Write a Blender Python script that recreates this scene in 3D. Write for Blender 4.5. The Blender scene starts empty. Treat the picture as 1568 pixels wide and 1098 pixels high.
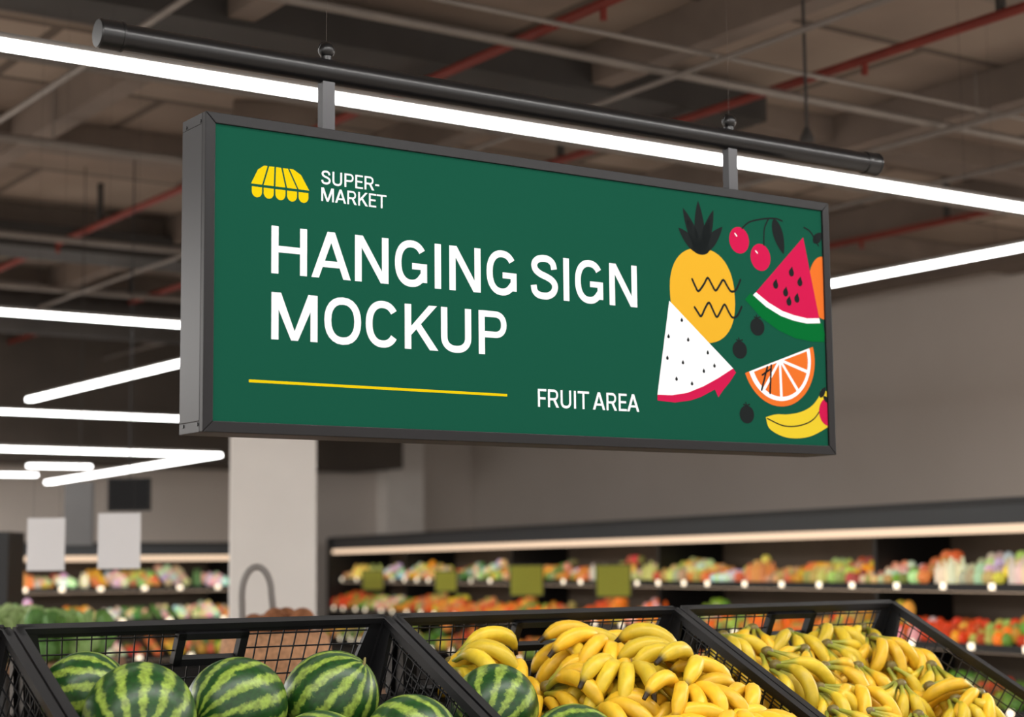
import bpy, math, random
from math import sin, cos, pi, atan2, radians, sqrt
from mathutils import Vector, Matrix, Euler
random.seed(7)
scene = bpy.context.scene

def S(r, g, b):
    def f(c):
        c /= 255.0
        return c/12.92 if c <= 0.04045 else ((c+0.055)/1.055)**2.4
    return (f(r), f(g), f(b))

# ------------------------------------------------------------- materials
def mat(name, col, rough=0.5, metal=0.0, emit=0.0, var=0.0, vscale=4.0, vcol=False, bump=0.0, bscale=60.0, spec=0.5):
    m = bpy.data.materials.new(name); m.use_nodes = True
    nt = m.node_tree; b = nt.nodes['Principled BSDF']
    b.inputs['Roughness'].default_value = rough
    b.inputs['Metallic'].default_value = metal
    b.inputs['Specular IOR Level'].default_value = spec
    src = None
    if vcol:
        a = nt.nodes.new('ShaderNodeAttribute'); a.attribute_name = 'Col'; src = a.outputs['Color']
    if var > 0 or src is None:
        tc = nt.nodes.new('ShaderNodeTexCoord')
        n = nt.nodes.new('ShaderNodeTexNoise'); n.inputs['Scale'].default_value = vscale; n.inputs['Detail'].default_value = 4
        nt.links.new(tc.outputs['Object'], n.inputs['Vector'])
        mr = nt.nodes.new('ShaderNodeMapRange'); mr.inputs['From Min'].default_value = .3; mr.inputs['From Max'].default_value = .7
        mr.inputs['To Min'].default_value = 1-var; mr.inputs['To Max'].default_value = 1+var
        nt.links.new(n.outputs['Fac'], mr.inputs['Value'])
        mx = nt.nodes.new('ShaderNodeVectorMath'); mx.operation = 'MULTIPLY'
        if src is not None: nt.links.new(src, mx.inputs[0])
        else: mx.inputs[0].default_value = col
        nt.links.new(mr.outputs[0], mx.inputs[1])
        src = mx.outputs[0]
    nt.links.new(src, b.inputs['Base Color'])
    if emit > 0:
        nt.links.new(src, b.inputs['Emission Color'])
        b.inputs['Emission Strength'].default_value = emit
    if bump > 0:
        n2 = nt.nodes.new('ShaderNodeTexNoise'); n2.inputs['Scale'].default_value = bscale
        tc2 = nt.nodes.new('ShaderNodeTexCoord'); nt.links.new(tc2.outputs['Object'], n2.inputs['Vector'])
        bp = nt.nodes.new('ShaderNodeBump'); bp.inputs['Strength'].default_value = bump; bp.inputs['Distance'].default_value = .01
        nt.links.new(n2.outputs['Fac'], bp.inputs['Height']); nt.links.new(bp.outputs[0], b.inputs['Normal'])
    return m

# ------------------------------------------------------------- mesh builder
class MB:
    def __init__(s): s.v=[]; s.f=[]; s.m=[]; s.c=[]; s.s=[]
    def add(s, verts, faces, mi=0, col=(1,1,1), smooth=False, cols=None):
        k=len(s.v)
        s.v += [tuple(p) for p in verts]
        s.c += (list(cols) if cols else [col]*len(verts))
        for f in faces:
            s.f.append(tuple(i+k for i in f)); s.m.append(mi); s.s.append(smooth)
    def box(s, c, hx, hy, hz, R=None, mi=0, col=(1,1,1)):
        c=Vector(c); vs=[]
        for x in (-hx,hx):
            for y in (-hy,hy):
                for z in (-hz,hz):
                    p=Vector((x,y,z))
                    if R is not None: p=R@p
                    vs.append(c+p)
        s.add(vs,[(0,1,3,2),(4,6,7,5),(0,4,5,1),(2,3,7,6),(0,2,6,4),(1,5,7,3)],mi,col)
    def lohi(s, lo, hi, mi=0, col=(1,1,1)):
        c=[(a+b)/2 for a,b in zip(lo,hi)]; h=[(b-a)/2 for a,b in zip(lo,hi)]
        s.box(c,*h,mi=mi,col=col)
    def bar(s, p0, p1, w, h, up=(0,0,1), mi=0, col=(1,1,1)):
        p0=Vector(p0); p1=Vector(p1); d=p1-p0; L=d.length; d.normalize()
        up=Vector(up)
        if abs(d.dot(up))>.98: up=Vector((0,1,0))
        sd=d.cross(up).normalized(); uu=sd.cross(d).normalized()
        R=Matrix((d,sd,uu)).transposed()
        s.box((p0+p1)/2,L/2,w/2,h/2,R,mi,col)
    def tube(s, path, r, sides=10, mi=0, col=(1,1,1), smooth=True, cols=None, caps=True, ridge=0.0, rph=0.0):
        path=[Vector(p) for p in path]; n=len(path)
        rs = r if isinstance(r,(list,tuple)) else [r]*n
        T=[]
        for i in range(n):
            a=path[max(0,i-1)]; b=path[min(n-1,i+1)]; T.append((b-a).normalized())
        ref=Vector((0,0,1)) if abs(T[0].z)<.9 else Vector((1,0,0))
        N=(ref-T[0]*ref.dot(T[0])).normalized()
        vs=[]; cc=[]
        for i in range(n):
            N=(N-T[i]*N.dot(T[i])).normalized(); Bn=T[i].cross(N)
            for k in range(sides):
                a=2*pi*k/sides
                q=rs[i]*(1+ridge*cos(5*(a+rph)))
                vs.append(path[i]+(N*cos(a)+Bn*sin(a))*q)
                cc.append(cols[i] if cols else col)
        fs=[]
        for i in range(n-1):
            for k in range(sides):
                k2=(k+1)%sides
                fs.append((i*sides+k,i*sides+k2,(i+1)*sides+k2,(i+1)*sides+k))
        s.add(vs,fs,mi,col,smooth,cc)
        if caps:
            s.add(vs[:sides],[tuple(range(sides))[::-1]],mi,cc[0])
            s.add(vs[-sides:],[tuple(range(sides))],mi,cc[-1])
    def sphere(s, c, r, seg=12, rings=8, sc=(1,1,1), mi=0, col=(1,1,1), R=None):
        c=Vector(c); vs=[]; fs=[]
        def P(x,y,z):
            p=Vector((x*r*sc[0],y*r*sc[1],z*r*sc[2]))
            if R is not None: p=R@p
            return c+p
        vs.append(P(0,0,1))
        for i in range(1,rings):
            a=pi*i/rings
            for k in range(seg):
                b=2*pi*k/seg; vs.append(P(sin(a)*cos(b),sin(a)*sin(b),cos(a)))
        vs.append(P(0,0,-1))
        for k in range(seg):
            fs.append((0,1+k,1+(k+1)%seg))
            e=1+(rings-2)*seg
            fs.append((len(vs)-1,e+(k+1)%seg,e+k))
        for i in range(rings-2):
            for k in range(seg):
                a=1+i*seg+k; b=1+i*seg+(k+1)%seg
                fs.append((a,a+seg,b+seg,b))
        s.add(vs,fs,mi,col,True)
    def build(s, name, mats, parent=None, M=None, bevel=0.0):
        me=bpy.data.meshes.new(name); me.from_pydata(s.v,[],s.f)
        for m in (mats if isinstance(mats,(list,tuple)) else [mats]): me.materials.append(m)
        me.polygons.foreach_set('material_index',s.m)
        me.polygons.foreach_set('use_smooth',s.s)
        ca=me.color_attributes.new('Col','FLOAT_COLOR','POINT')
        flat=[]
        for c in s.c: flat += [c[0],c[1],c[2],1.0]
        ca.data.foreach_set('color',flat)
        me.update()
        ob=bpy.data.objects.new(name,me); bpy.context.collection.objects.link(ob)
        if M is not None: ob.matrix_world=M
        if parent: ob.parent=parent
        if bevel>0:
            b=ob.modifiers.new('bevel','BEVEL'); b.width=bevel; b.segments=2; b.limit_method='ANGLE'
        return ob

def empty(name, M):
    e=bpy.data.objects.new(name,None); bpy.context.collection.objects.link(e); e.matrix_world=M; return e

# ------------------------------------------------------------- building axes
TH=0.60309
U=Vector((cos(TH),sin(TH),0)); N=Vector((-sin(TH),cos(TH),0)); ZZ=Vector((0,0,1))
def frame(o,x,y,z):
    M=Matrix((Vector(x),Vector(y),Vector(z))).transposed().to_4x4(); M.translation=Vector(o); return M
BLD=frame((0,0,0),U,N,ZZ)       # building frame: a along U, b along N
CAMZ=1.6

# ------------------------------------------------------------- camera
f_px,pitch,roll=2738.88,0.11671,-0.01039
fw=Vector((0,cos(pitch),sin(pitch))); up0=Vector((0,-sin(pitch),cos(pitch))); rt0=Vector((1,0,0))
rr=rt0*cos(roll)+up0*sin(roll); uu=-rt0*sin(roll)+up0*cos(roll)
cd=bpy.data.cameras.new('camera'); cam=bpy.data.objects.new('camera',cd); bpy.context.collection.objects.link(cam)
cam.matrix_world=frame((0,0,CAMZ),rr,uu,-fw)
cd.sensor_width=36; cd.lens=f_px/1600*36; cd.clip_end=200
cd.dof.use_dof=True; cd.dof.focus_distance=4.72; cd.dof.aperture_fstop=2.4
scene.camera=cam
scene.view_settings.view_transform='Standard'

# ============================================================= ROOM SHELL
def concrete(name,c1,c2,scale=.35,rough=.8,grid=None,gridcol=None):
    m=mat(name,c1,rough)
    nt=m.node_tree; b=nt.nodes['Principled BSDF']
    tc=nt.nodes.new('ShaderNodeTexCoord')
    n=nt.nodes.new('ShaderNodeTexNoise'); n.inputs['Scale'].default_value=scale; n.inputs['Detail'].default_value=6
    nt.links.new(tc.outputs['Object'],n.inputs['Vector'])
    r=nt.nodes.new('ShaderNodeValToRGB'); r.color_ramp.elements[0].position=.35; r.color_ramp.elements[1].position=.65
    r.color_ramp.elements[0].color=(*c1,1); r.color_ramp.elements[1].color=(*c2,1)
    nt.links.new(n.outputs['Fac'],r.inputs[0]); out=r.outputs[0]
    if grid:
        br=nt.nodes.new('ShaderNodeTexBrick'); br.inputs['Scale'].default_value=1.0
        br.inputs['Brick Width'].default_value=grid[0]; br.inputs['Row Height'].default_value=grid[1]
        br.inputs['Mortar Size'].default_value=grid[2]; br.offset=0.5 if len(grid)>3 else 0.0
        br.inputs['Color1'].default_value=(1,1,1,1); br.inputs['Color2'].default_value=(.5,.47,.45,1)
        br.inputs['Mortar'].default_value=(*gridcol,1)
        nt.links.new(tc.outputs['Object'],br.inputs['Vector'])
        mx=nt.nodes.new('ShaderNodeVectorMath'); mx.operation='MULTIPLY'
        nt.links.new(out,mx.inputs[0]); nt.links.new(br.outputs['Color'],mx.inputs[1]); out=mx.outputs[0]
    nt.links.new(out,b.inputs['Base Color'])
    return m
m_floor=concrete('polished_floor',S(170,160,150),S(190,180,170),.5,.3,(1.2,1.2,.008),(.5,.5,.5))
m_ceil=concrete('ceiling_panels',S(136,120,107),S(170,153,138),.5,.9,(2.4,1.25,.04,1),(.3,.28,.26))
m_wall=concrete('wall_plaster',S(202,193,184),S(212,203,195),.3,.85)
m_beam=mat('beam_brown',S(112,99,89),.85,var=.2,vscale=1.5)
m_dark=mat('dark_steel',S(50,46,43),.7,var=.2,vscale=2)
m_red=mat('red_sprinkler_paint',S(116,44,34),.6,var=.1,spec=.3)
m_cond=mat('galvanised_conduit',S(122,114,107),.5,.2,var=.1)
CE=4.85
def room(name,lo,hi,m):
    b=MB(); b.lohi(lo,hi); return b.build(name,m,M=BLD)
room('floor',(-10,-8,-.1),(15.5,23.6,0),m_floor)
room('ceiling',(-10,-8,CE),(15.5,23.6,CE+.15),m_ceil)
room('wall_right',(15.28,-8,0),(15.45,23.6,CE),m_wall)
room('wall_back',(-10,23.36,0),(15.28,23.55,CE),m_wall)
b=MB(); b.lohi((13.55,23.05,0),(14.2,23.36,CE)); b.build('wall_pilaster',mat('pilaster_paint',S(238,232,225),.8,var=.03),M=BLD)
b=MB(); b.lohi((-9,22.0,3.0),(13.2,23.34,CE)); b.build('ceiling_soffit',mat('soffit_dark',S(80,72,65),.9,var=.2,vscale=.8),M=BLD)

# ceiling structure: joists, sprinkler line, conduits, one round duct
b=MB()
for a in (-7.9,-4.9,-1.9,1.1,4.1,6.6,9.2,11.8,14.4):
    b.lohi((a-.08,-7.9,CE-.26),(a+.08,23.3,CE-.005))
for y in [x*3.1-6.3 for x in range(10)]:
    b.lohi((-9.9,y-.16,CE-.18),(15.2,y+.16,CE-.006))
for a,z in ((5.42,CE-.36),(7.33,CE-.36),(1.6,CE-.38),(11.4,CE-.38)):
    b.tube([(a,-7,z),(a,23,z)],.030,8,mi=1)
    for y in range(-6,23,4):
        b.tube([(a,y+1,z-.09),(a,y+1,z)],.02,6,mi=1); b.lohi((a-.02,y-.02,z),(a+.02,y+.02,CE-.01),mi=3)
for y,z,r,ae in ((7.6,CE-.44,.028,15.2),(7.15,CE-.46,.016,15.2),(9.3,CE-.44,.022,11.8),(11.2,CE-.42,.03,9.2),(14.4,CE-.44,.03,9.2),(17.2,CE-.42,.03,9.2)):
    b.tube([(-7,y,z),(ae,y,z)],r,8,mi=2)
    for a in range(-6,int(ae),5): b.tube([(a,y,z),(a,y,CE-.02)],.006,6,mi=2)
for a,z,r in ((6.3,CE-.5,.018),(8.6,CE-.5,.022),(9.9,CE-.46,.02),(3.4,CE-.5,.02)):
    b.tube([(a,-6,z),(a,23.2,z)],r,8,mi=2)
b.tube([(-7,18.2,CE-.5),(9.4,18.2,CE-.5)],.26,20,mi=3)
b.lohi((-7,15.0,CE-.42),(7.6,15.6,CE-.2),mi=3)
b.lohi((-7,8.55,CE-.3),(8.0,8.95,CE-.12),mi=3)
b.build('ceiling_pipework',[m_beam,m_red,m_cond,m_dark],M=BLD)
b=MB(); b.tube([(1.56,9.0,CE),(1.56,9.0,3.86)],.009,8); b.tube([(1.56,9.0,3.86),(1.56,9.0,3.80),(1.56,9.0,3.78)],[.012,.04,.035],12)
b.build('hanging_sensor',m_dark)

# ============================================================= LED STRIPS
m_led=bpy.data.materials.new('led_diffuser'); m_led.use_nodes=True
nt=m_led.node_tree; nt.nodes.clear()
e=nt.nodes.new('ShaderNodeEmission'); e.inputs['Color'].default_value=(1,.985,.96,1); e.inputs['Strength'].default_value=9
o=nt.nodes.new('ShaderNodeOutputMaterial'); nt.links.new(e.outputs[0],o.inputs[0])
m_house=mat('led_housing',S(120,115,110),.5,var=.03)
def led(pts,z=3.4,w=.06,power=0):
    b=MB()
    P=[Vector((p[0],p[1],z)) for p in pts]
    for p,q in zip(P[:-1],P[1:]):
        b.bar(p,q,w,.03,mi=0)
        b.bar(p+Vector((0,0,.027)),q+Vector((0,0,.027)),w*.8,.022,mi=1)
        L=(q-p).length; k=max(1,int(L/6))
        for i in range(k+1):
            c=p+(q-p)*((i+.15)/(k+.3)); b.tube([c+Vector((0,0,.03)),(c.x,c.y,CE-.001)],.001,5,mi=2)
    for p in P:
        b.tube([p-Vector((0,0,.015)),p+Vector((0,0,.015))],w/2,16,mi=0)
    ob=b.build('led_strip_seen_or_added',[m_led,m_house,m_dark],M=BLD)  # visible strips, plus unseen ones added for brightness when power is set
    if power>0:
        for p,q in zip(P[:-1],P[1:]):
            L=(q-p).length
            ld=bpy.data.lights.new('added_fill_light','AREA'); ld.shape='RECTANGLE'; ld.size=L; ld.size_y=.12; ld.energy=power*L; ld.color=(1,.97,.94)  # fill light added beneath the unseen strips
            lo=bpy.data.objects.new('added_fill_light',ld); bpy.context.collection.objects.link(lo)
            d=(q-p).normalized()
            lo.matrix_world=BLD@frame((p+q)/2-Vector((0,0,.03)),d,Vector((0,0,1)).cross(d),(0,0,1))
            lo.parent=ob; lo.matrix_parent_inverse=ob.matrix_world.inverted()
    return ob
led([(-1,5.84),(14.6,5.84)])
led([(1,12.1),(8.16,12.1),(8.16,6.1)])
led([(6.34,13.0),(6.34,18.3)],w=.085)
led([(4.5,19.85),(10,19.85)],w=.085)
led([(4.2,15.93),(7.42,15.93),(7.85,21.9)],2.7,w=.09)
led([(6.42,18.45),(7.01,18.35)],2.7,w=.09)
led([(5.6,20.9),(7.2,20.6)],2.72,w=.09)
PW=15  # strips from here on are out of view, added to brighten the scene
led([(-3,2.9),(6,2.9)],power=PW); led([(-5,0),(7,0)],power=PW*.6); led([(-4,-3.5),(9,-3.5)],power=PW*.6)
led([(9.6,1.5),(9.6,5)],power=34); led([(12.6,-2),(12.6,8.2)],power=85)  # unseen strips added to lift the right wall and cases
led([(-1.5,9),(-1.5,20)],power=75); led([(1.6,15),(1.6,22)],power=75)  # unseen strips added to lift the pillar and left side

# ============================================================= HANGING SIGN
SM=frame((-0.7552,4.2575,CAMZ+0.3279),U,N,ZZ)
sign=empty('hanging_sign',SM)
W,H,T=2.1435,.8,.1395; BZ=.0275
m_frame=mat('sign_frame_black',S(22,21,23),.45,.0,var=.05,vscale=20,spec=.3)
m_side=mat('sign_side_charcoal',S(36,35,38),.42,var=.04,vscale=8,spec=.35)
b=MB()
b.lohi((0,.02,0),(W,T,BZ),mi=1); b.lohi((0,.02,H-BZ),(W,T,H),mi=1)
b.lohi((0,.02,BZ),(BZ,T,H-BZ),mi=1); b.lohi((W-BZ,.02,BZ),(W,T,H-BZ),mi=1)
b.lohi((BZ,T-.01,BZ),(W-BZ,T-.002,H-BZ),mi=1)
def prism(pts,y0,y1,mi=0):
    n=len(pts); vs=[(p[0],y0,p[1]) for p in pts]+[(p[0],y1,p[1]) for p in pts]
    fs=[tuple(range(n)),tuple(range(2*n-1,n-1,-1))]+[(i,i+n,(i+1)%n+n,(i+1)%n) for i in range(n)]
    b.add(vs,fs,mi)
g=.0006
prism([(g,0),(W-g,0),(W-BZ-g,BZ),(BZ+g,BZ)],0,.02)
prism([(g,H),(BZ+g,H-BZ),(W-BZ-g,H-BZ),(W-g,H)],0,.02)
prism([(0,g),(BZ,BZ+g),(BZ,H-BZ-g),(0,H-g)],0,.02)
prism([(W,g),(W,H-g),(W-BZ,H-BZ-g),(W-BZ,BZ+g)],0,.02)
fr=b.build('frame',[m_frame,m_side],bevel=.0015); fr.parent=sign
b=MB()
for y in (.03,T-.025):
    for z in (.02,H-.02):
        b.tube([(-.002,y,z),(.001,y,z)],.0045,10); b.tube([(W-.001,y,z),(W+.002,y,z)],.0045,10)
o=b.build('side_screws',mat('screw_black',S(12,12,12),.4)); o.parent=sign

GREEN=S(30,94,73)
ARTD,ART_GLOW=.34,.42  # flat sign art gets an added glow to hold its colours bright
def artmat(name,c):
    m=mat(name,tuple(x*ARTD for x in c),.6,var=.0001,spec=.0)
    bs=m.node_tree.nodes['Principled BSDF']; bs.inputs['Emission Color'].default_value=(*c,1); bs.inputs['Emission Strength'].default_value=ART_GLOW
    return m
PX0,PX1,PZ0,PZ1=BZ,W-BZ,BZ,H-BZ
b=MB(); b.lohi((PX0-.004,.008,PZ0-.004),(PX1+.004,.012,PZ1+.004))
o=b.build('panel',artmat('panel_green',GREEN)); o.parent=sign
COL=dict(white=(1.3,1.3,1.32),yellow=S(255,222,20),orangey=S(255,194,54),dark=S(42,46,46),pink=S(226,36,88),dgreen=S(16,118,56),orange=S(255,128,52),banana=S(255,222,58))
ART={k:MB() for k in COL}
def clipx(P,xm,keep=-1):
    out=[]
    for i in range(len(P)):
        a=P[i]; c=P[(i+1)%len(P)]
        ia=(a[0]-xm)*keep>=0; ic=(c[0]-xm)*keep>=0
        if ia: out.append(a)
        if ia!=ic:
            t=(xm-a[0])/(c[0]-a[0]); out.append((xm,a[1]+t*(c[1]-a[1])))
    return out
def clipline(P,a,c):
    s=lambda p:(c[0]-a[0])*(p[1]-a[1])-(c[1]-a[1])*(p[0]-a[0])
    out=[]
    for i in range(len(P)):
        p=P[i]; q=P[(i+1)%len(P)]; sp=s(p); sq=s(q)
        if sp<=0: out.append(p)
        if (sp<=0)!=(sq<=0):
            t=sp/(sp-sq); out.append((p[0]+t*(q[0]-p[0]),p[1]+t*(q[1]-p[1])))
    return out
def poly(P,c,layer):   # mm coordinates on the panel
    P=clipx(P,PX1*1000)
    if len(P)<3: return
    y=.008-.0004*layer
    A=sum(P[i][0]*P[(i+1)%len(P)][1]-P[(i+1)%len(P)][0]*P[i][1] for i in range(len(P)))
    if A<0: P=P[::-1]
    ART[c].add([(p[0]/1000,y,p[1]/1000) for p in P],[tuple(range(len(P)))])
def ell(cx,cz,rx,rz,n=40,e=2.0,rot=0):
    o=[]
    for i in range(n):
        a=2*pi*i/n; x=abs(cos(a))**(2/e)*(1 if cos(a)>0 else -1)*rx; z=abs(sin(a))**(2/e)*(1 if sin(a)>0 else -1)*rz
        o.append((cx+x*cos(rot)-z*sin(rot),cz+x*sin(rot)+z*cos(rot)))
    return o
def catmull(P,k=8):
    o=[]; n=len(P)
    for i in range(n-1):
        p0=P[max(i-1,0)];p1=P[i];p2=P[i+1];p3=P[min(i+2,n-1)]
        for j in range(k):
            t=j/k
            o.append(tuple(.5*((2*p1[q])+(-p0[q]+p2[q])*t+(2*p0[q]-5*p1[q]+4*p2[q]-p3[q])*t*t+(-p0[q]+3*p1[q]-3*p2[q]+p3[q])*t**3) for q in (0,1)))
    o.append(P[-1]); return o
def strokeq(P,w,closed=False):
    n=len(P); L=[];R=[]
    for i in range(n):
        if closed: a=P[(i-1)%n]; c=P[(i+1)%n]
        else: a=P[max(i-1,0)]; c=P[min(i+1,n-1)]
        p=P[i]
        d1=Vector((p[0]-a[0],p[1]-a[1])); d2=Vector((c[0]-p[0],c[1]-p[1]))
        if d1.length<1e-9: d1=d2.copy()
        if d2.length<1e-9: d2=d1.copy()
        d1.normalize(); d2.normalize()
        n1=Vector((-d1.y,d1.x)); n2=Vector((-d2.y,d2.x)); m=(n1+n2)
        if m.length<1e-6: m=n1
        m.normalize(); k=w/2/max(.35,m.dot(n1))
        L.append((p[0]+m.x*k,p[1]+m.y*k)); R.append((p[0]-m.x*k,p[1]-m.y*k))
    q=[]
    for i in range(n if closed else n-1):
        j=(i+1)%n; q.append([L[i],R[i],R[j],L[j]])
    return q
def stroke(P,w,c,layer):
    for q in strokeq(P,w): poly(q,c,layer)
    for p in (P[0],P[-1]): poly(ell(p[0],p[1],w/2,w/2,12),c,layer)
def leaf(bx,bz,tx,tz,w,c,layer):
    d=Vector((tx-bx,tz-bz)); L=d.length; d.normalize(); n=Vector((-d.y,d.x)); A=[];B_=[]
    for i in range(13):
        t=i/12; ww=w/2*(sin(pi*t**.8)**.8 if 0<t<1 else 0)
        p=Vector((bx,bz))+d*L*t; A.append(tuple(p+n*ww)); B_.append(tuple(p-n*ww))
    poly(A+B_[1:-1][::-1],c,layer)
# --- glyphs (unit cap height)
SW=.158
def arc(cx,cy,rx,ry,a0,a1,k=24,e=2.25):
    o=[]
    for i in range(k+1):
        a=radians(a0+(a1-a0)*i/k); c=cos(a); s=sin(a)
        o.append((cx+rx*abs(c)**(2/e)*(1 if c>=0 else -1),cy+ry*abs(s)**(2/e)*(1 if s>=0 else -1)))
    return o
def rect(x0,y0,x1,y1): return [(x0,y0),(x1,y0),(x1,y1),(x0,y1)]
def glyph(ch):
    w=SW; h=w/2; hb=w*.86
    if ch=='H': return .80,.10,.10,[rect(0,0,w,1),rect(.80-w,0,.80,1),rect(w,.52-hb/2,.80-w,.52+hb/2)]
    if ch=='I': return w,.11,.11,[rect(0,0,w,1)]
    if ch=='A':
        W_=.91; k=.172
        return W_,.0,.0,[[(0,0),(k,0),(W_/2+k/2,1),(W_/2-k/2,1)],[(W_-k,0),(W_,0),(W_/2+k/2,1),(W_/2-k/2,1)],rect(.2,.235,W_-.2,.235+hb)]
    if ch=='N': return .80,.10,.10,[rect(0,0,w,1),rect(.80-w,0,.80,1),[(0,1),(w*1.18,1),(.80,0),(.80-w*1.18,0)]]
    if ch=='M':
        W_=1.03
        return W_,.10,.10,[rect(0,0,w,1),rect(W_-w,0,W_,1),[(0,1),(.21,1),(W_/2+.076,0),(W_/2-.076,0)],[(W_-.21,1),(W_,1),(W_/2+.076,0),(W_/2-.076,0)]]
    if ch=='O':
        W_=.85; return W_,.055,.055,strokeq(arc(W_/2,.5,W_/2-h,.515-h,0,345,23),w,True)
    if ch=='C':
        W_=.80; return W_,.055,.03,strokeq(arc(W_/2,.5,W_/2-h,.515-h,36,324,30),w)
    if ch=='G':
        W_=.80; P=arc(W_/2,.5,W_/2-h,.515-h,36,318,30); P=P+[(W_-h-.012,.13)]
        return W_,.055,.07,strokeq(P,w)+[rect(W_-h-.012-h,.10,W_-.012,.515),rect(.42,.515-hb,W_-.012,.515)]
    if ch=='S':
        P=catmull([(.635,.70),(.60,.83),(.50,.915),(.36,.938),(.21,.91),(.115,.83),(.10,.73),(.15,.64),(.27,.565),(.42,.515),(.56,.45),(.645,.36),(.65,.25),(.59,.145),(.47,.078),(.35,.064),(.20,.085),(.105,.165),(.075,.30)],5)
        return .73,.05,.05,strokeq(P,w)
    if ch=='K': return .80,.10,.0,[rect(0,0,w,1),[(w*.8,.28),(w*.8,.48),(.59,1),(.79,1)],[(.24,.50),(.36,.61),(.82,0),(.61,0)]]
    if ch=='U':
        W_=.76; return W_,.09,.09,strokeq([(h,1)]+arc(W_/2,.34,W_/2-h,.34-h+.015,180,360,20)+[(W_-h,1)],w)
    if ch in 'PR':
        W_=.73
        P=[(h,1-hb/2)]+arc(.42,.5*(1-hb/2+.46),W_-h-.42,.5*(1-hb/2-.46),90,-90,16)+[(h,.46)]
        q=[rect(0,0,w,1)]+strokeq(P,hb*1.05)
        if ch=='R': q.append([(.34,.46),(.50,.50),(.78,0),(.59,0)])
        return (W_ if ch=='P' else .78),.10,.03,q
    if ch=='E': return .61,.10,.03,[rect(0,0,w,1),rect(0,0,.61,hb),rect(0,.45,.56,.45+hb),rect(0,1-hb,.605,1)]
    if ch=='F': return .60,.10,.01,[rect(0,0,w,1),rect(0,.42,.54,.42+hb),rect(0,1-hb,.60,1)]
    if ch=='T': return .83,.02,.02,[rect(.415-h,0,.415+h,1),rect(0,1-hb,.83,1)]
    if ch=='-': return .33,.05,.04,[rect(0,.36,.33,.36+hb)]
    return .25,0,0,[]
def text(s,x0,x1,z0,cap):
    G=[glyph(c) for c in s]; tot=0
    for i,g_ in enumerate(G):
        if i>0: tot+=g_[1]
        tot+=g_[0]
        if i<len(G)-1: tot+=g_[2]
    sx=(x1-x0)/tot; x=0
    for i,g_ in enumerate(G):
        if i>0: x+=g_[1]
        for q in g_[3]: poly([(x0+(x+p[0])*sx,z0+p[1]*cap) for p in q],'white',1)
        x+=g_[0]+g_[2]
text('HANGING SIGN',187,1366,408,122)
text('MOCKUP',188,906,240,120)
SW=.145
text('SUPER-',329,502,654,36)
text('MARKET',329,524,609,36)
text('FRUIT AREA',1008,1366,104,50)
poly([(127,128),(905,127.5),(905,134.5),(127,135)],'yellow',1)
for i in range(5):
    t0=i/5; t1=(i+1)/5
    def tx(t): return 158+96*t
    def bx(t): return 129+165*t
    gz=2.3
    top=[(tx(t0)+gz,682),(tx(t1)-gz,682),(bx(t1)-gz,632),(bx(t0)+gz,632)]
    if i==0: top=[(165,682),(tx(t1)-gz,682),(bx(t1)-gz,632),(bx(0),632),(148,670)]
    if i==4: top=[(tx(t0)+gz,682),(248,682),(270,670),(bx(1),632),(bx(t0)+gz,632)]
    poly(top,'yellow',1)
    cx=(bx(t0)+bx(t1))/2; r=16.5-gz
    poly([(cx-r,625),(cx-r,615)]+[(cx+r*cos(radians(a)),613+15*sin(radians(a))) for a in range(180,361,15)]+[(cx+r,625)],'yellow',1)
# pineapple
poly(ell(1617,463,127,143,48,2.35,radians(3)),'orangey',1)
for tx_,tz_,w_ in ((1606,750,40),(1546,722,36),(1666,728,36),(1527,660,36),(1701,680,38),(1560,690,34),(1650,700,34)):
    leaf(1613,590,tx_,tz_,w_,'dark',2)
poly(ell(1613,606,34,20),'dark',2)
stroke(catmull([(1576,509),(1588,488),(1600,475),(1622,498),(1637,518),(1652,500),(1667,482),(1684,500),(1699,517),(1715,498),(1730,484),(1750,492),(1768,523)],4),7,'dark',3)
stroke(catmull([(1583,425),(1596,410),(1608,400),(1624,425),(1640,443),(1656,420),(1670,402),(1688,425),(1702,442),(1718,420),(1732,405),(1752,412),(1770,440)],4),7,'dark',3)
# white slice
we=[(1434,157),(1490,158),(1548,168),(1610,190),(1670,218),(1729,250)]
poly([(1486,437)]+we,'white',3)
poly(we+[(1740,238),(1712,205),(1690,185),(1668,160),(1655,183),(1600,158),(1560,146),(1500,137),(1434,140)],'pink',3)
for x,z in ((1532,382),(1480,330),(1474,266),(1533,256),(1555,325),(1630,291),(1613,235),(1507,206),(1566,195),(1655,253)):
    poly([(x,z+9)]+[(x+5*cos(radians(a)),z+5*sin(radians(a))) for a in range(20,-201,-20)],'dark',4)
# watermelon wedge
poly([(2035,680),(2094,428),(2040,424),(1985,430),(1937,440),(1880,462),(1830,490)],'pink',3)
poly([(1830,490),(1880,462),(1937,440),(1985,430),(2040,424),(2094,428),(2098,412),(2040,408),(1985,413),(1930,424),(1870,448),(1818,480)],'white',3)
poly([(1808,486),(1818,480),(1870,448),(1930,424),(1985,413),(2040,408),(2106,414),(2116,380),(2112,354),(2060,352),(1990,358),(1920,378),(1850,412),(1784,464)],'dgreen',3)
for x,z in ((1980,563),(2015,535),(1912,519),(1953,498),(2000,482),(1966,470)):
    poly([(x+4,z+20)]+[(x+11*cos(radians(a)),z+11*sin(radians(a))*1.1) for a in range(40,-221,-20)],'dark',4)
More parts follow.
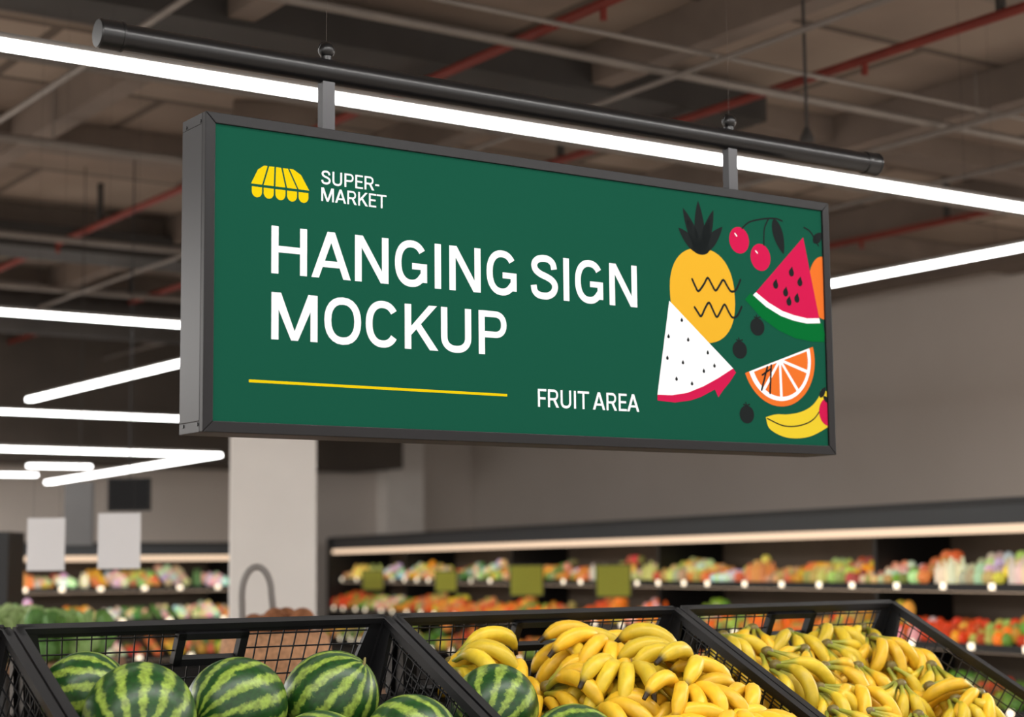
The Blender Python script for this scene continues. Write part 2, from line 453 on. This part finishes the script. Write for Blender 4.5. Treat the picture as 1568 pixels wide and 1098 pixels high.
# cherries
poly(ell(1767,645,40,41),'pink',2); poly(ell(1853,600,41,42),'pink',2)
stroke(catmull([(1780,683),(1811,706),(1870,722),(1920,728),(1948,723)]),5,'dark',3)
stroke(catmull([(1868,640),(1872,690),(1890,724)]),5,'dark',3)
leaf(1912,728,1950,618,42,'dark',3)
stroke([(1833,618),(1840,612)],4,'white',4); stroke([(1750,664),(1757,657)],4,'white',4)
# edge half orange, stems
poly(ell(2116,526,64,100,48),'orange',2)
stroke(catmull([(2040,712),(2068,700),(2100,660)]),5,'dark',3); leaf(2078,668,2120,702,30,'dark',3)
# berries with a little calyx
for x,z in ((1832,383),(1758,308),(1780,113)):
    poly(ell(x,z,29,27),'dark',3)
    stroke([(x-1,z+26),(x-3,z+36)],4,'dark',3); stroke([(x-12,z+30),(x-2,z+27),(x+12,z+31)],4,'dark',3)
# orange slice
A0,A1=(1776,238),(2066,337); cx,cz=1918,294
for r,c,l in ((151,'orange',2),(134,'white',3)): poly(clipline(ell(cx,cz,r,r,64),A0,A1),c,l)
for i in range(5):
    a0=199+36*i+2.5; a1=a0+31
    P=[(1921+14*cos(radians((a0+a1)/2)),287+14*sin(radians((a0+a1)/2)))]
    P+= [(1921+118*cos(radians(a0+(a1-a0)*j/8)),291+118*sin(radians(a0+(a1-a0)*j/8))) for j in range(9)]
    poly(clipline(P,(A0[0],A0[1]-6),(A1[0],A1[1]-6)),'orange',4)
stroke([(1842,190),(1868,262)],7,'dark',5); stroke([(1876,182),(1884,268)],7,'dark',5); stroke([(1846,236),(1884,258)],6,'dark',5)
# banana + strawberry
poly(catmull([(1857,108),(1870,74),(1922,52),(1980,47),(2050,58),(2135,95)],5)+catmull([(2140,190),(2110,200),(2093,203),(2082,180),(2050,150),(2005,130),(1950,120),(1900,118),(1857,108)],5),'banana',3)
stroke(catmull([(1862,104),(1930,84),(2000,88),(2060,112),(2105,165)]),4,'dark',4)
leaf(2086,178,2112,212,20,'dark',4)
poly(ell(2122,134,42,44),'pink',5); leaf(2100,182,2130,160,16,'dark',6)
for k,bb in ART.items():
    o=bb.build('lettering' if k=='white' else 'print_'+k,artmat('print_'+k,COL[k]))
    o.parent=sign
# pipe, posts, eye bolts, wires
m_pipe=mat('pipe_black',S(20,20,21),.3,var=.05,spec=.5)
m_wire=mat('suspension_wire',S(96,86,78),.6,var=.02)
b=MB(); yc=T/2; zc=.974
b.tube([(-.25,yc,zc),(2.428,yc,zc)],.0335,28)
for x0,x1 in ((-.258,-.195),(2.375,2.436)):
    b.tube([(x0+.004,yc,zc),(x1,yc,zc)],.037,28)
    b.tube([(x0,yc,zc),(x0+.004,yc,zc)],[.034,.037],28)
    b.tube([(x1-.006,yc,zc),(x1,yc,zc)],.0385,28)
o=b.build('pipe',m_pipe); o.parent=sign
b=MB()
for s in (.377,1.794):
    b.lohi((s-.018,yc-.014,H-.001),(s+.018,yc+.014,.955))
    b.tube([(s,yc,1.0),(s,yc,1.014)],.016,16,mi=1); b.sphere((s,yc,1.032),.023,20,14,mi=1)
    b.tube([(s+.021*cos(a/8*pi),yc,1.035+.018*sin(a/8*pi)) for a in range(17)],.004,8,mi=1)
    b.tube([(s,yc,1.05),(s,yc,CE-(CAMZ+.3279)-.005)],.0004,5,mi=2)
o=b.build('hanger_posts',[mat('post_grey',S(66,66,69),.35,.2),m_pipe,m_wire]); o.parent=sign

# ============================================================= CRATES + PRODUCE
t=radians(26.3)
Dn=-N*cos(t)-ZZ*sin(t); back=-Dn; Mz=U.cross(back).normalized()
C0=Vector((-1.22716,4.33330,CAMZ-.14))
CR=frame(C0,U,back,Mz)
m_crate=mat('crate_black_plastic',S(20,20,22),.4,var=.15,vscale=12,spec=.4)
DEPTH=.78; HT=.23
def crate(x0,x1):
    b=MB(); fl=.03
    cs=[(x0,0),(x1,0),(x1,-DEPTH),(x0,-DEPTH)]
    fb=[(x0+fl,-fl),(x1-fl,-fl),(x1-fl,-DEPTH+fl),(x0+fl,-DEPTH+fl)]
    cx=(x0+x1)/2
    for i in range(4):
        p=cs[i]; q=cs[(i+1)%4]; pb=fb[i]; qb=fb[(i+1)%4]
        b.bar((*p,-.008),(*q,-.008),.026,.016); b.bar((*p,-.022),(*q,-.022),.013,.016)
        b.bar((*pb,-HT),(*qb,-HT),.02,.03)
        b.bar((*p,-.01),(*pb,-HT),.03,.03,up=(1,0,0))
        L=(Vector(q)-Vector(p)).length; k=int(L/.038)
        def inner(v): return i in (0,2) and abs(v.x-cx)<.08
        for j in range(1,k):
            s_=j/k
            a=Vector((*p,0)).lerp(Vector((*q,0)),s_); c=Vector((*pb,-HT)).lerp(Vector((*qb,-HT)),s_)
            if inner(a): b.bar(a.lerp(c,.10/HT),c,.0032,.0032,up=(1,0,0))
            else: b.bar(a+Vector((0,0,-.02)),c,.0032,.0032,up=(1,0,0))
        for j in range(1,6):
            s_=j/6
            a=Vector((*p,0)).lerp(Vector((*pb,-HT)),s_); c=Vector((*q,0)).lerp(Vector((*qb,-HT)),s_)
            if i in (0,2) and s_*HT<.10:
                b.bar(a,a.lerp(c,.5-.085/L),.0032,.0032); b.bar(a.lerp(c,.5+.085/L),c,.0032,.0032)
            else: b.bar(a,c,.0032,.0032)
        d=(Vector((*q,0))-Vector((*p,0))).normalized()
        for e0,eb,sg in ((Vector((*p,0)),Vector((*pb,-HT)),1),(Vector((*q,0)),Vector((*qb,-HT)),-1)):
            th=Vector((0,0,1)).cross(d)*.006
            P=[e0,e0+d*sg*.045,eb+d*sg*.08,eb]
            b.add([v_-th for v_ in P]+[v_+th for v_ in P],[(0,1,2,3),(7,6,5,4),(0,4,5,1),(1,5,6,2),(2,6,7,3),(3,7,4,0)])
    for y in (-.008,-DEPTH+.008):
        for xa,xb,za,zb in ((cx-.1,cx+.1,-.042,-.024),(cx-.1,cx+.1,-.118,-.098),(cx-.1,cx-.078,-.118,-.024),(cx+.078,cx+.1,-.118,-.024)):
            b.lohi((xa,y-.014,za),(xb,y+.010,zb))
    b.lohi((x0+.03,-DEPTH+.03,-HT-.012),(x1-.03,-.03,-HT+.002))
    return b.build('produce_crate',m_crate,M=CR)
XS=[(-1.03,-.02),(.012,1.055),(1.09,2.098),(2.13,3.065)]
for x0,x1 in XS: crate(x0,x1)

b=MB()
zt=-HT-.03
for x in (-1.0,.0,1.075,2.115,3.05):
    b.bar((x,-.0,zt-.02),(x,-DEPTH,zt-.02),.04,.04)
for y in (-.03,-DEPTH/2,-DEPTH+.03): b.bar((-1.05,y,zt-.02),(3.08,y,zt-.02),.04,.035)
b.lohi((-1.04,-DEPTH,zt-.001),(3.075,-.0,zt+.012))
Ci=CR.inverted()
for x in (-1.0,1.075,3.05):
    for y in (-.04,-DEPTH+.04):
        w=CR@Vector((x,y,zt-.03)); g0=Vector((w.x,w.y,0.0)); b.bar(Ci@w,Ci@g0,.04,.04,up=Mz)
b.build('display_rack',m_dark,M=CR)

# watermelons
m_mel=bpy.data.materials.new('watermelon_rind'); m_mel.use_nodes=True
nt=m_mel.node_tree; bs=nt.nodes['Principled BSDF']; bs.inputs['Roughness'].default_value=.36
def nd(t_,**k):
    n_=nt.nodes.new(t_)
    for a,v in k.items(): setattr(n_,a,v)
    return n_
tc=nd('ShaderNodeTexCoord'); sep=nd('ShaderNodeSeparateXYZ'); nt.links.new(tc.outputs['Object'],sep.inputs[0])
at=nd('ShaderNodeMath',operation='ARCTAN2'); nt.links.new(sep.outputs[1],at.inputs[0]); nt.links.new(sep.outputs[0],at.inputs[1])
no=nd('ShaderNodeTexNoise'); no.inputs['Scale'].default_value=24; no.inputs['Detail'].default_value=8; no.inputs['Roughness'].default_value=.75
nt.links.new(tc.outputs['Object'],no.inputs['Vector'])
m1=nd('ShaderNodeMath',operation='MULTIPLY'); m1.inputs[1].default_value=14; nt.links.new(at.outputs[0],m1.inputs[0])
m2=nd('ShaderNodeMath',operation='MULTIPLY_ADD'); m2.inputs[1].default_value=7.5; nt.links.new(no.outputs['Fac'],m2.inputs[0]); nt.links.new(m1.outputs[0],m2.inputs[2])
sn=nd('ShaderNodeMath',operation='SINE'); nt.links.new(m2.outputs[0],sn.inputs[0])
rp=nd('ShaderNodeValToRGB')
mr=nd('ShaderNodeMapRange'); mr.inputs['From Min'].default_value=-1; nt.links.new(sn.outputs[0],mr.inputs['Value']); nt.links.new(mr.outputs[0],rp.inputs[0])
rp.color_ramp.elements[0].position=.42; rp.color_ramp.elements[0].color=(*S(24,66,20),1)
rp.color_ramp.elements[1].position=.84; rp.color_ramp.elements[1].color=(*S(134,158,62),1)
n2=nd('ShaderNodeTexNoise'); n2.inputs['Scale'].default_value=80; n2.inputs['Detail'].default_value=3; nt.links.new(tc.outputs['Object'],n2.inputs['Vector'])
mr2=nd('ShaderNodeMapRange'); mr2.inputs['From Min'].default_value=.3; mr2.inputs['From Max'].default_value=.7; mr2.inputs['To Min'].default_value=.6; mr2.inputs['To Max'].default_value=1.35
nt.links.new(n2.outputs['Fac'],mr2.inputs['Value'])
mx=nd('ShaderNodeVectorMath',operation='MULTIPLY'); nt.links.new(rp.outputs[0],mx.inputs[0]); nt.links.new(mr2.outputs[0],mx.inputs[1]); nt.links.new(mx.outputs[0],bs.inputs['Base Color'])
m_stem=mat('dry_stem',S(120,110,60),.8,var=.2,vscale=40)
def melon(x,d,z,r,rot):
    b=MB(); b.sphere((0,0,0),r,64,40,(1,1,1.06))
    for i,v in enumerate(b.v):
        q=sqrt(v[0]**2+v[1]**2)/r
        if q<.16 : b.v[i]=(v[0],v[1],v[2]*(1-.05*(1-q/.16)))
    b.tube([(0,0,r*.99),(.004,0,r*1.05),(.014,.004,r*1.09),(.028,.004,r*1.10)],[.006,.004,.0035,.003],8,mi=1)
    b.sphere((0,0,r*1.0),.009,12,8,(1,1,.4),mi=1)
    M=CR@Matrix.Translation((x,-d,z))@Matrix(rot.to_matrix().to_4x4())
    b.build('watermelon',[m_mel,m_stem],M=M)
def E(a,b_,c): return Euler((radians(a),radians(b_),radians(c)))
melon(.155,.145,-.115,.105,E(60,20,40))
melon(.212,.352,-.068,.134,E(88,0,-22))
melon(.494,.290,-.088,.124,E(80,78,100))
melon(.758,.288,-.085,.124,E(30,12,60))
melon(.35,.610,-.078,.122,E(20,60,0))
melon(.60,.565,-.082,.118,E(90,50,30))
melon(.868,.535,-.07,.118,E(75,80,10))
melon(1.214,.380,-.085,.118,E(80,60,130))
melon(1.30,.635,-.065,.118,E(70,80,60))

# bananas
def banana(b,base,az,el,bend,L,R,side,Mx,green):
    n=16; P=[]; rs=[]; cs=[]
    p=Vector(base)
    y1=S(234,188,46); y2=S(214,182,52); g1=S(142,148,50); br=S(46,34,20)
    if green: y1=S(220,190,50); y2=S(186,176,54)
    k1=random.uniform(.84,1.05)
    for i in range(n):
        t_=i/(n-1)
        P.append(Mx@p)
        if t_<.18: r_=R*.33
        elif t_<.36: r_=R*(.33+.67*((t_-.18)/.18)**.8)
        elif t_<.74: r_=R
        elif t_<.94: r_=R*(1-.68*((t_-.74)/.20)**1.4)
        else: r_=R*.28
        rs.append(r_)
        if t_<.08: c=g1
        elif t_<.26: k=(t_-.08)/.18; c=tuple(g1[j]*(1-k) + y2[j]*k for j in range(3))
        elif t_<.92: c=y1
        else: c=br
        cs.append(tuple(q*k1 for q in c))
        tt=min(1,max(0,(t_-.10)/.8))
        e_=el-bend*tt
        a_=az+side*(tt-.4)
        p=p+Vector((cos(a_)*cos(e_),sin(a_)*cos(e_),sin(e_)))*(L/(n-1))
    b.tube(P,rs,10,cols=cs,ridge=.07,rph=random.uniform(0,1))
def bunch(b,Mx,k=5,sz=1.0,green=False,fan=100):
    b.sphere(Mx@Vector((0,0,.0)),.018*sz,8,6,(1.3,1.1,1),col=S(112,98,46))
    for lay in range(2):
        kk=k-lay
        for i in range(kk):
            fr_=(i+.5)/kk-.5
            az=-pi/2+fr_*radians(fan-lay*15)+random.uniform(-.08,.08)
            banana(b,(fr_*.04,0,-.014+lay*.018),az,radians(28+lay*30)+random.uniform(-.1,.1),radians(112+random.uniform(-12,16)),
                   (.25+random.uniform(-.02,.02))*sz,.0215*sz,fr_*-.5,Mx,green)
m_ban=mat('banana_peel',(1,1,1),.40,vcol=True,var=.10,vscale=38,spec=.4)
def place(b,x,d,z,yaw,tl,k,sz,gr,fan=100):
    Mx=Matrix.Translation((x,-d,z))@(Matrix.Rotation(radians(yaw),4,'Z')@Matrix.Rotation(radians(tl),4,'X'))
    bunch(b,Mx,k,sz,gr,fan)
random.seed(21); b=MB()
for d in (.12,.26,.40,.54,.66):      # hidden lower layer
    for x in (1.46,1.62,1.78,1.94): place(b,x,d,-.165,random.uniform(-50,50),random.uniform(0,20),4,.8,False)
for q in ((1.25,.09,-.105,50,5,5),(1.44,.12,-.12,-60,20,4),(1.60,.07,-.09,30,15,5),(1.93,.09,-.10,-50,20,5),
          (1.72,.17,-.065,-60,5,6),(1.47,.26,-.10,50,0,5),(1.98,.27,-.075,-70,10,5),
          (1.66,.33,-.06,-30,-5,6),(1.86,.36,-.04,-85,-10,6),(1.50,.44,-.085,30,5,5),
          (1.75,.50,-.035,-25,-5,6),(1.97,.50,-.05,-75,0,5),(1.58,.60,-.06,20,5,6),(1.82,.66,-.04,-10,0,6),(1.97,.68,-.06,-50,0,5)):
    place(b,*q,random.uniform(1.0,1.12),random.random()<.25,115)
b.build('banana_pile',m_ban,M=CR)
random.seed(33); b=MB()
for d in (.12,.26,.40,.54,.66):
    for x in (2.28,2.44,2.6,2.76,2.92): place(b,x,d,-.15,random.uniform(-50,50),random.uniform(0,20),4,.8,False)
for r_ in range(5):
    for i in range(5):
        x=2.25+.165*i+(.05 if r_%2 else 0)+random.uniform(-.03,.03); d=.06+.14*r_+random.uniform(-.03,.02)
        yaw=random.uniform(-70,70)
        if i==0: yaw=random.uniform(0,60)
        if i==4: yaw=random.uniform(-70,-10)
        place(b,x,d,-.03+random.uniform(-.03,.02)-(.03 if r_==0 else 0),yaw,random.uniform(30,72),random.choice((3,4,4)),random.uniform(.88,1.0),random.random()<.4,120)
b.build('banana_pile',m_ban,M=CR)
b=MB()
for x,d,z,r in ((-.14,.50,-.10,.11),(-.38,.45,-.10,.11),(-.2,.27,-.11,.1),(-.6,.4,-.10,.11),(-.15,.68,-.11,.07),(-.42,.66,-.11,.085)):
    b.sphere((x,-d,z),r,32,20,(1.05,1,1))
b.build('honeydew_pile',mat('honeydew_skin',S(214,170,60),.45,var=.12,vscale=14),M=CR)

# ============================================================= PILLAR
b=MB()
Rp=Matrix.Rotation(radians(6),3,'Z')
b.box((-1.675,12.3,1.85),.292,.29,1.85,Rp); b.box((-1.675,12.3,.06),.31,.31,.06,Rp)
b.box((-1.675,12.3,(3.7+CE)/2),.292,.29,(CE-3.7)/2-.001,Rp,mi=1)
b.build('pillar',[mat('pillar_paint',S(250,246,241),.7,var=.03,vscale=2),m_beam],bevel=.012)

# ============================================================= REFRIGERATED CASES
m_case=mat('case_black',S(26,27,29),.45,var=.1,vscale=2)
m_fascia=mat('case_fascia',S(54,58,62),.4,var=.08,vscale=1)
m_caseback=mat('case_interior',S(110,98,86),.6,var=.1,vscale=2)
m_tube=bpy.data.materials.new('case_lamp'); m_tube.use_nodes=True
nt=m_tube.node_tree; nt.nodes.clear(); e=nt.nodes.new('ShaderNodeEmission'); e.inputs['Color'].default_value=(1,.72,.50,1); e.inputs['Strength'].default_value=1.15
o=nt.nodes.new('ShaderNodeOutputMaterial'); nt.links.new(e.outputs[0],o.inputs[0])
m_label=mat('shelf_label_glow',S(255,238,210),.5,emit=1.8,var=.01)  # plain labels given a glow so they blur into bright dots
m_veg=mat('produce_skin_glow',(1,1,1),.35,vcol=True,var=.1,vscale=8,emit=.35)  # glow added to the fruit colour for a brightly lit look
PAL1=[S(255,180,60),S(255,222,110),S(130,170,75),S(255,246,230),S(240,150,80),S(205,210,120),S(240,215,170),S(214,100,72),S(255,240,205),S(235,190,135),S(255,250,240),S(100,135,70),S(225,175,120),S(240,225,195)]
PAL2=[S(250,130,35),S(255,160,50),S(225,85,35),S(250,190,70),S(130,160,65),S(240,120,45),S(245,220,180),S(180,190,90),S(225,150,90)]
PAL3=[S(200,120,60),S(110,140,50),S(225,170,60),S(180,70,45),S(220,210,180),S(90,120,50)]
m_tag=mat('tag_yellow_green',S(184,188,60),.5,var=.05)
def case(P0,P1,top,shelves,pals,fh=.165,seed=1,tags=()):
    random.seed(seed)
    P0=Vector((*P0[:2],0)); P1=Vector((*P1[:2],0)); d=(P1-P0); L=d.length; d.normalize()
    nb=Vector((0,0,1)).cross(d)
    if nb.dot(P0.lerp(P1,.5))<0: nb=-nb
    M=Matrix((d,nb,Vector((0,0,1)))).transposed().to_4x4(); M.translation=P0
    b=MB()
    b.lohi((0,0,top-fh),(L,.95,top),mi=1); b.lohi((0,-.02,top-.03),(L,0,top+.01),mi=0)
    b.lohi((0,.9,0),(L,.95,top-fh),mi=2)
    b.lohi((0,-.25,0),(L,.9,.5),mi=0)
    b.lohi((-.06,-.25,0),(0,.95,top)); b.lohi((L,-.05,0),(L+.06,.95,top))
    for i in range(1,int(L/3.5)+1):
        x=i*3.5
        if x<L: b.lohi((x-.02,.2,.5),(x+.02,.9,top-fh))
    b.lohi((.02,.01,top-fh-.06),(L-.02,.06,top-fh-.003),mi=3)
    v=MB()
    for si,(z,y0) in enumerate(shelves):
        b.lohi((0,y0,z-.03),(L,.9,z)); b.lohi((0,y0-.012,z-.045),(L,y0,z+.012),mi=0)
        b.lohi((.02,y0+.03,z-.05),(L-.02,y0+.05,z-.031),mi=3)
        x=.2
        while x<L-.2:
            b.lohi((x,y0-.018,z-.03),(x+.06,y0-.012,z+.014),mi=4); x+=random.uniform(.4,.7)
        x=.06; pal=pals[si]
        while x<L-.08:
            wd=random.uniform(.12,.38); c=random.choice(pal); c2=random.choice(pal); r=random.uniform(.03,.055); kind=random.random(); hh=random.uniform(.3,1.1)
            x1=min(x+wd,L-.06)
            if kind>.82 and si==0:      # bottles and cartons
                xx=x+.035
                while xx<x1-.03:
                    hb_=random.uniform(.15,.2); cc=tuple(q*random.uniform(.8,1.1) for q in c)
                    for j in range(2):
                        yy=y0+.06+j*.1
                        v.tube([(xx,yy,z),(xx,yy,z+hb_*.7),(xx,yy,z+hb_*.82),(xx,yy,z+hb_)],[.032,.032,.013,.013],8,col=cc)
                    xx+=.075
                x=x1+.01; continue
            xx=x+r
            while xx<x1-r*.5:
                for j in range(4):
                    yy=y0+.05+j*r*1.9
                    src=c if random.random()<.75 else c2
                    cc=tuple(max(0,q*random.uniform(.5,1.2)) for q in src)
                    v.sphere((xx,yy,z+r+j*r*hh),r*random.uniform(.85,1.05),8,6,(1,1,1.5 if kind<.3 else 1),col=cc)
                xx+=r*2.05
            x=x1+random.uniform(0,.05)
    wx=Vector((d.x,nb.x,0)); wy=Vector((d.y,nb.y,0))      # tags stand square to the aisle entrance
    R=Matrix((wx,wy,Vector((0,0,1)))).transposed()
    for tx_,tw,tz_ in tags:
        c=Vector((tx_,-.28,tz_))
        b.box(c,tw/2+.015,.006,tw*.46+.015,R,0); b.box(c-wy*.008,tw/2,.004,tw*.46,R,5)
        b.bar(c+Vector((0,.01,0)),(tx_,.12,tz_),.012,.012)
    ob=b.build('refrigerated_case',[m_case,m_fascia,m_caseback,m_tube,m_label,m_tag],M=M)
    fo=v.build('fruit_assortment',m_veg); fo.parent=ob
P0=Vector((3.38+.398*1.5,11.6-.917*1.5)); P1=Vector((-2.63,25.4))
case(P0,P1,2.0,[(1.42,.12),(1.02,-.05),(.62,-.22)],[PAL1,PAL2,PAL3],seed=11,
     tags=((9.0,.33,1.43),(7.0,.31,1.435),(11.3,.24,1.41),(13.9,.26,1.41)))
case((-3.2,20.6),(-6.9,18.1),1.88,[(1.38,.12),(1.02,-.05),(.62,-.2)],[PAL1,PAL3+PAL1,PAL3],fh=.14,seed=4)

# ============================================================= MID GROUND PROPS
m_white=mat('paper_white',S(250,250,252),.6,var=.02)
def hangcard(x,y,zc_,w,h,m,name,zt_=CE):
    b=MB(); b.box((x,y,zc_),w/2,.008,h/2)
    for s in (-.35,.35): b.tube([(x+s*w,y,zc_+h/2-.01),(x+s*w,y,zt_)],.0006,5,mi=1)
    b.tube([(x-w/2,y,zc_+h/2),(x+w/2,y,zc_+h/2)],.008,8)
    b.build(name,[m,m_dark])
hangcard(-.2655*9,9,1.6+.0135*9,.19,.26,m_white,'hanging_price_card')
hangcard(-.2240*9,9,1.6+.0150*9,.215,.275,m_white,'hanging_price_card')
b=MB(); b.box((-.2185*13,13,1.6+.0415*13),.155,.03,.12); b.box((-.2185*13,12.968,1.6+.0415*13),.145,.003,.11,mi=1); b.tube([(-.2185*13,13,1.6+.0415*13),(-.2185*13,13,CE)],.005,8)
b.build('ceiling_monitor',[m_case,mat('screen_dark',S(14,14,16),.3,var=.02,spec=.2)])
b=MB(); b.box((-.2470*14,14,1.6+.031*14),.11,.04,.25); b.tube([(-.247*14,14,1.6+.05*14),(-.247*14,14,CE)],.004,8,mi=1)
b.build('hanging_speaker',[mat('speaker_grey',S(125,125,126),.5,var=.05),m_dark])
b=MB(); b.lohi((-3.75,12.2,0),(-3.50,12.6,1.86)); b.lohi((-4.6,12.2,1.72),(-3.6,12.6,1.86)); b.lohi((-4.6,12.2,0),(-3.6,12.6,.5)); b.lohi((-4.6,12.5,.5),(-3.75,12.6,1.72)); b.build('gondola_shelf',m_case)
m_wood=mat('table_wood',S(140,105,75),.6,var=.2,vscale=6)
def table(x,y,w,dp,h,name='wooden_table'):
    b=MB(); b.lohi((x-w/2,y-dp/2,h-.05),(x+w/2,y+dp/2,h))
    for sx in (-1,1):
        for sy in (-1,1): b.lohi((x+sx*(w/2-.05)-.03,y+sy*(dp/2-.05)-.03,0),(x+sx*(w/2-.05)+.03,y+sy*(dp/2-.05)+.03,h-.05))
    b.lohi((x-w/2+.03,y-dp/2+.03,.25),(x+w/2-.03,y+dp/2-.03,.28))
    b.build(name,m_wood,bevel=.004)
table(-1.05,8.3,1.3,.8,1.0)
m_wick=mat('wicker',S(190,142,104),.8,var=.35,vscale=60,bump=.5,bscale=120)
b=MB(); bx_,by_,bz_=-1.12,8.3,1.0
n=24
prof=[(.19,0),(.24,.08),(.265,.18),(.25,.27),(.225,.30),(.21,.29),(.22,.2),(.17,.02)]
vs=[];fs=[]
for r_,z_ in prof:
    for k in range(n):
        a=2*pi*k/n; vs.append((bx_+r_*cos(a),by_+r_*sin(a),bz_+z_+.002))
for i in range(len(prof)-1):
    for k in range(n): fs.append((i*n+k,i*n+(k+1)%n,(i+1)*n+(k+1)%n,(i+1)*n+k))
fs.append(tuple(range(n))[::-1]); fs.append(tuple(range((len(prof)-1)*n,len(prof)*n)))
b.add(vs,fs,0,smooth=True)
b.tube([(bx_-.155,by_,bz_+.28)]+[(bx_-.09-.07*cos(a/12*pi),by_,bz_+.47+.13*sin(a/12*pi)) for a in range(13)]+[(bx_+.0,by_,bz_+.28)],.016,10,mi=1)
random.seed(2)
for k in range(9):
    a=k*2.4; rr_=.05+.11*(k%2)
    b.sphere((bx_+rr_*cos(a),by_+rr_*sin(a),bz_+.29+.03*(k%3)),.06,14,10,mi=2)
b.build('wicker_basket',[m_wick,mat('handle_grey',S(150,146,142),.6,var=.1),mat('coconut_brown',S(160,105,70),.9,var=.3,vscale=30)])
table(-2.75,9.4,1.2,.8,1.12)
b=MB(); random.seed(9)
for k in range(34):
    cx_=-2.75+random.uniform(-.5,.5); cy_=9.4+random.uniform(-.3,.3); hz_=.06*(1-abs(cx_+2.75)/.6)
    c=random.choice((S(106,150,70),S(140,175,100),S(170,195,130),S(90,135,65)))
    for j in range(7):
        a=random.uniform(0,6.28)
        b.sphere((cx_+.045*cos(a),cy_+.045*sin(a),1.21+hz_+random.uniform(0,.10)),.06,8,6,(1,.35,1.1),col=c,R=Matrix.Rotation(a,3,'Z')@Matrix.Rotation(random.uniform(-.5,.5),3,'X'))
    b.sphere((cx_,cy_,1.19),.068,8,6,col=c)
b.build('lettuce_pile',mat('lettuce_leaf',(1,1,1),.6,vcol=True,var=.2,vscale=30))

# ============================================================= AMBIENT
w=bpy.data.worlds.new('world'); scene.world=w; w.use_nodes=True
bg=w.node_tree.nodes['Background']; bg.inputs[0].default_value=(1.0,.95,.90,1); bg.inputs[1].default_value=1.42
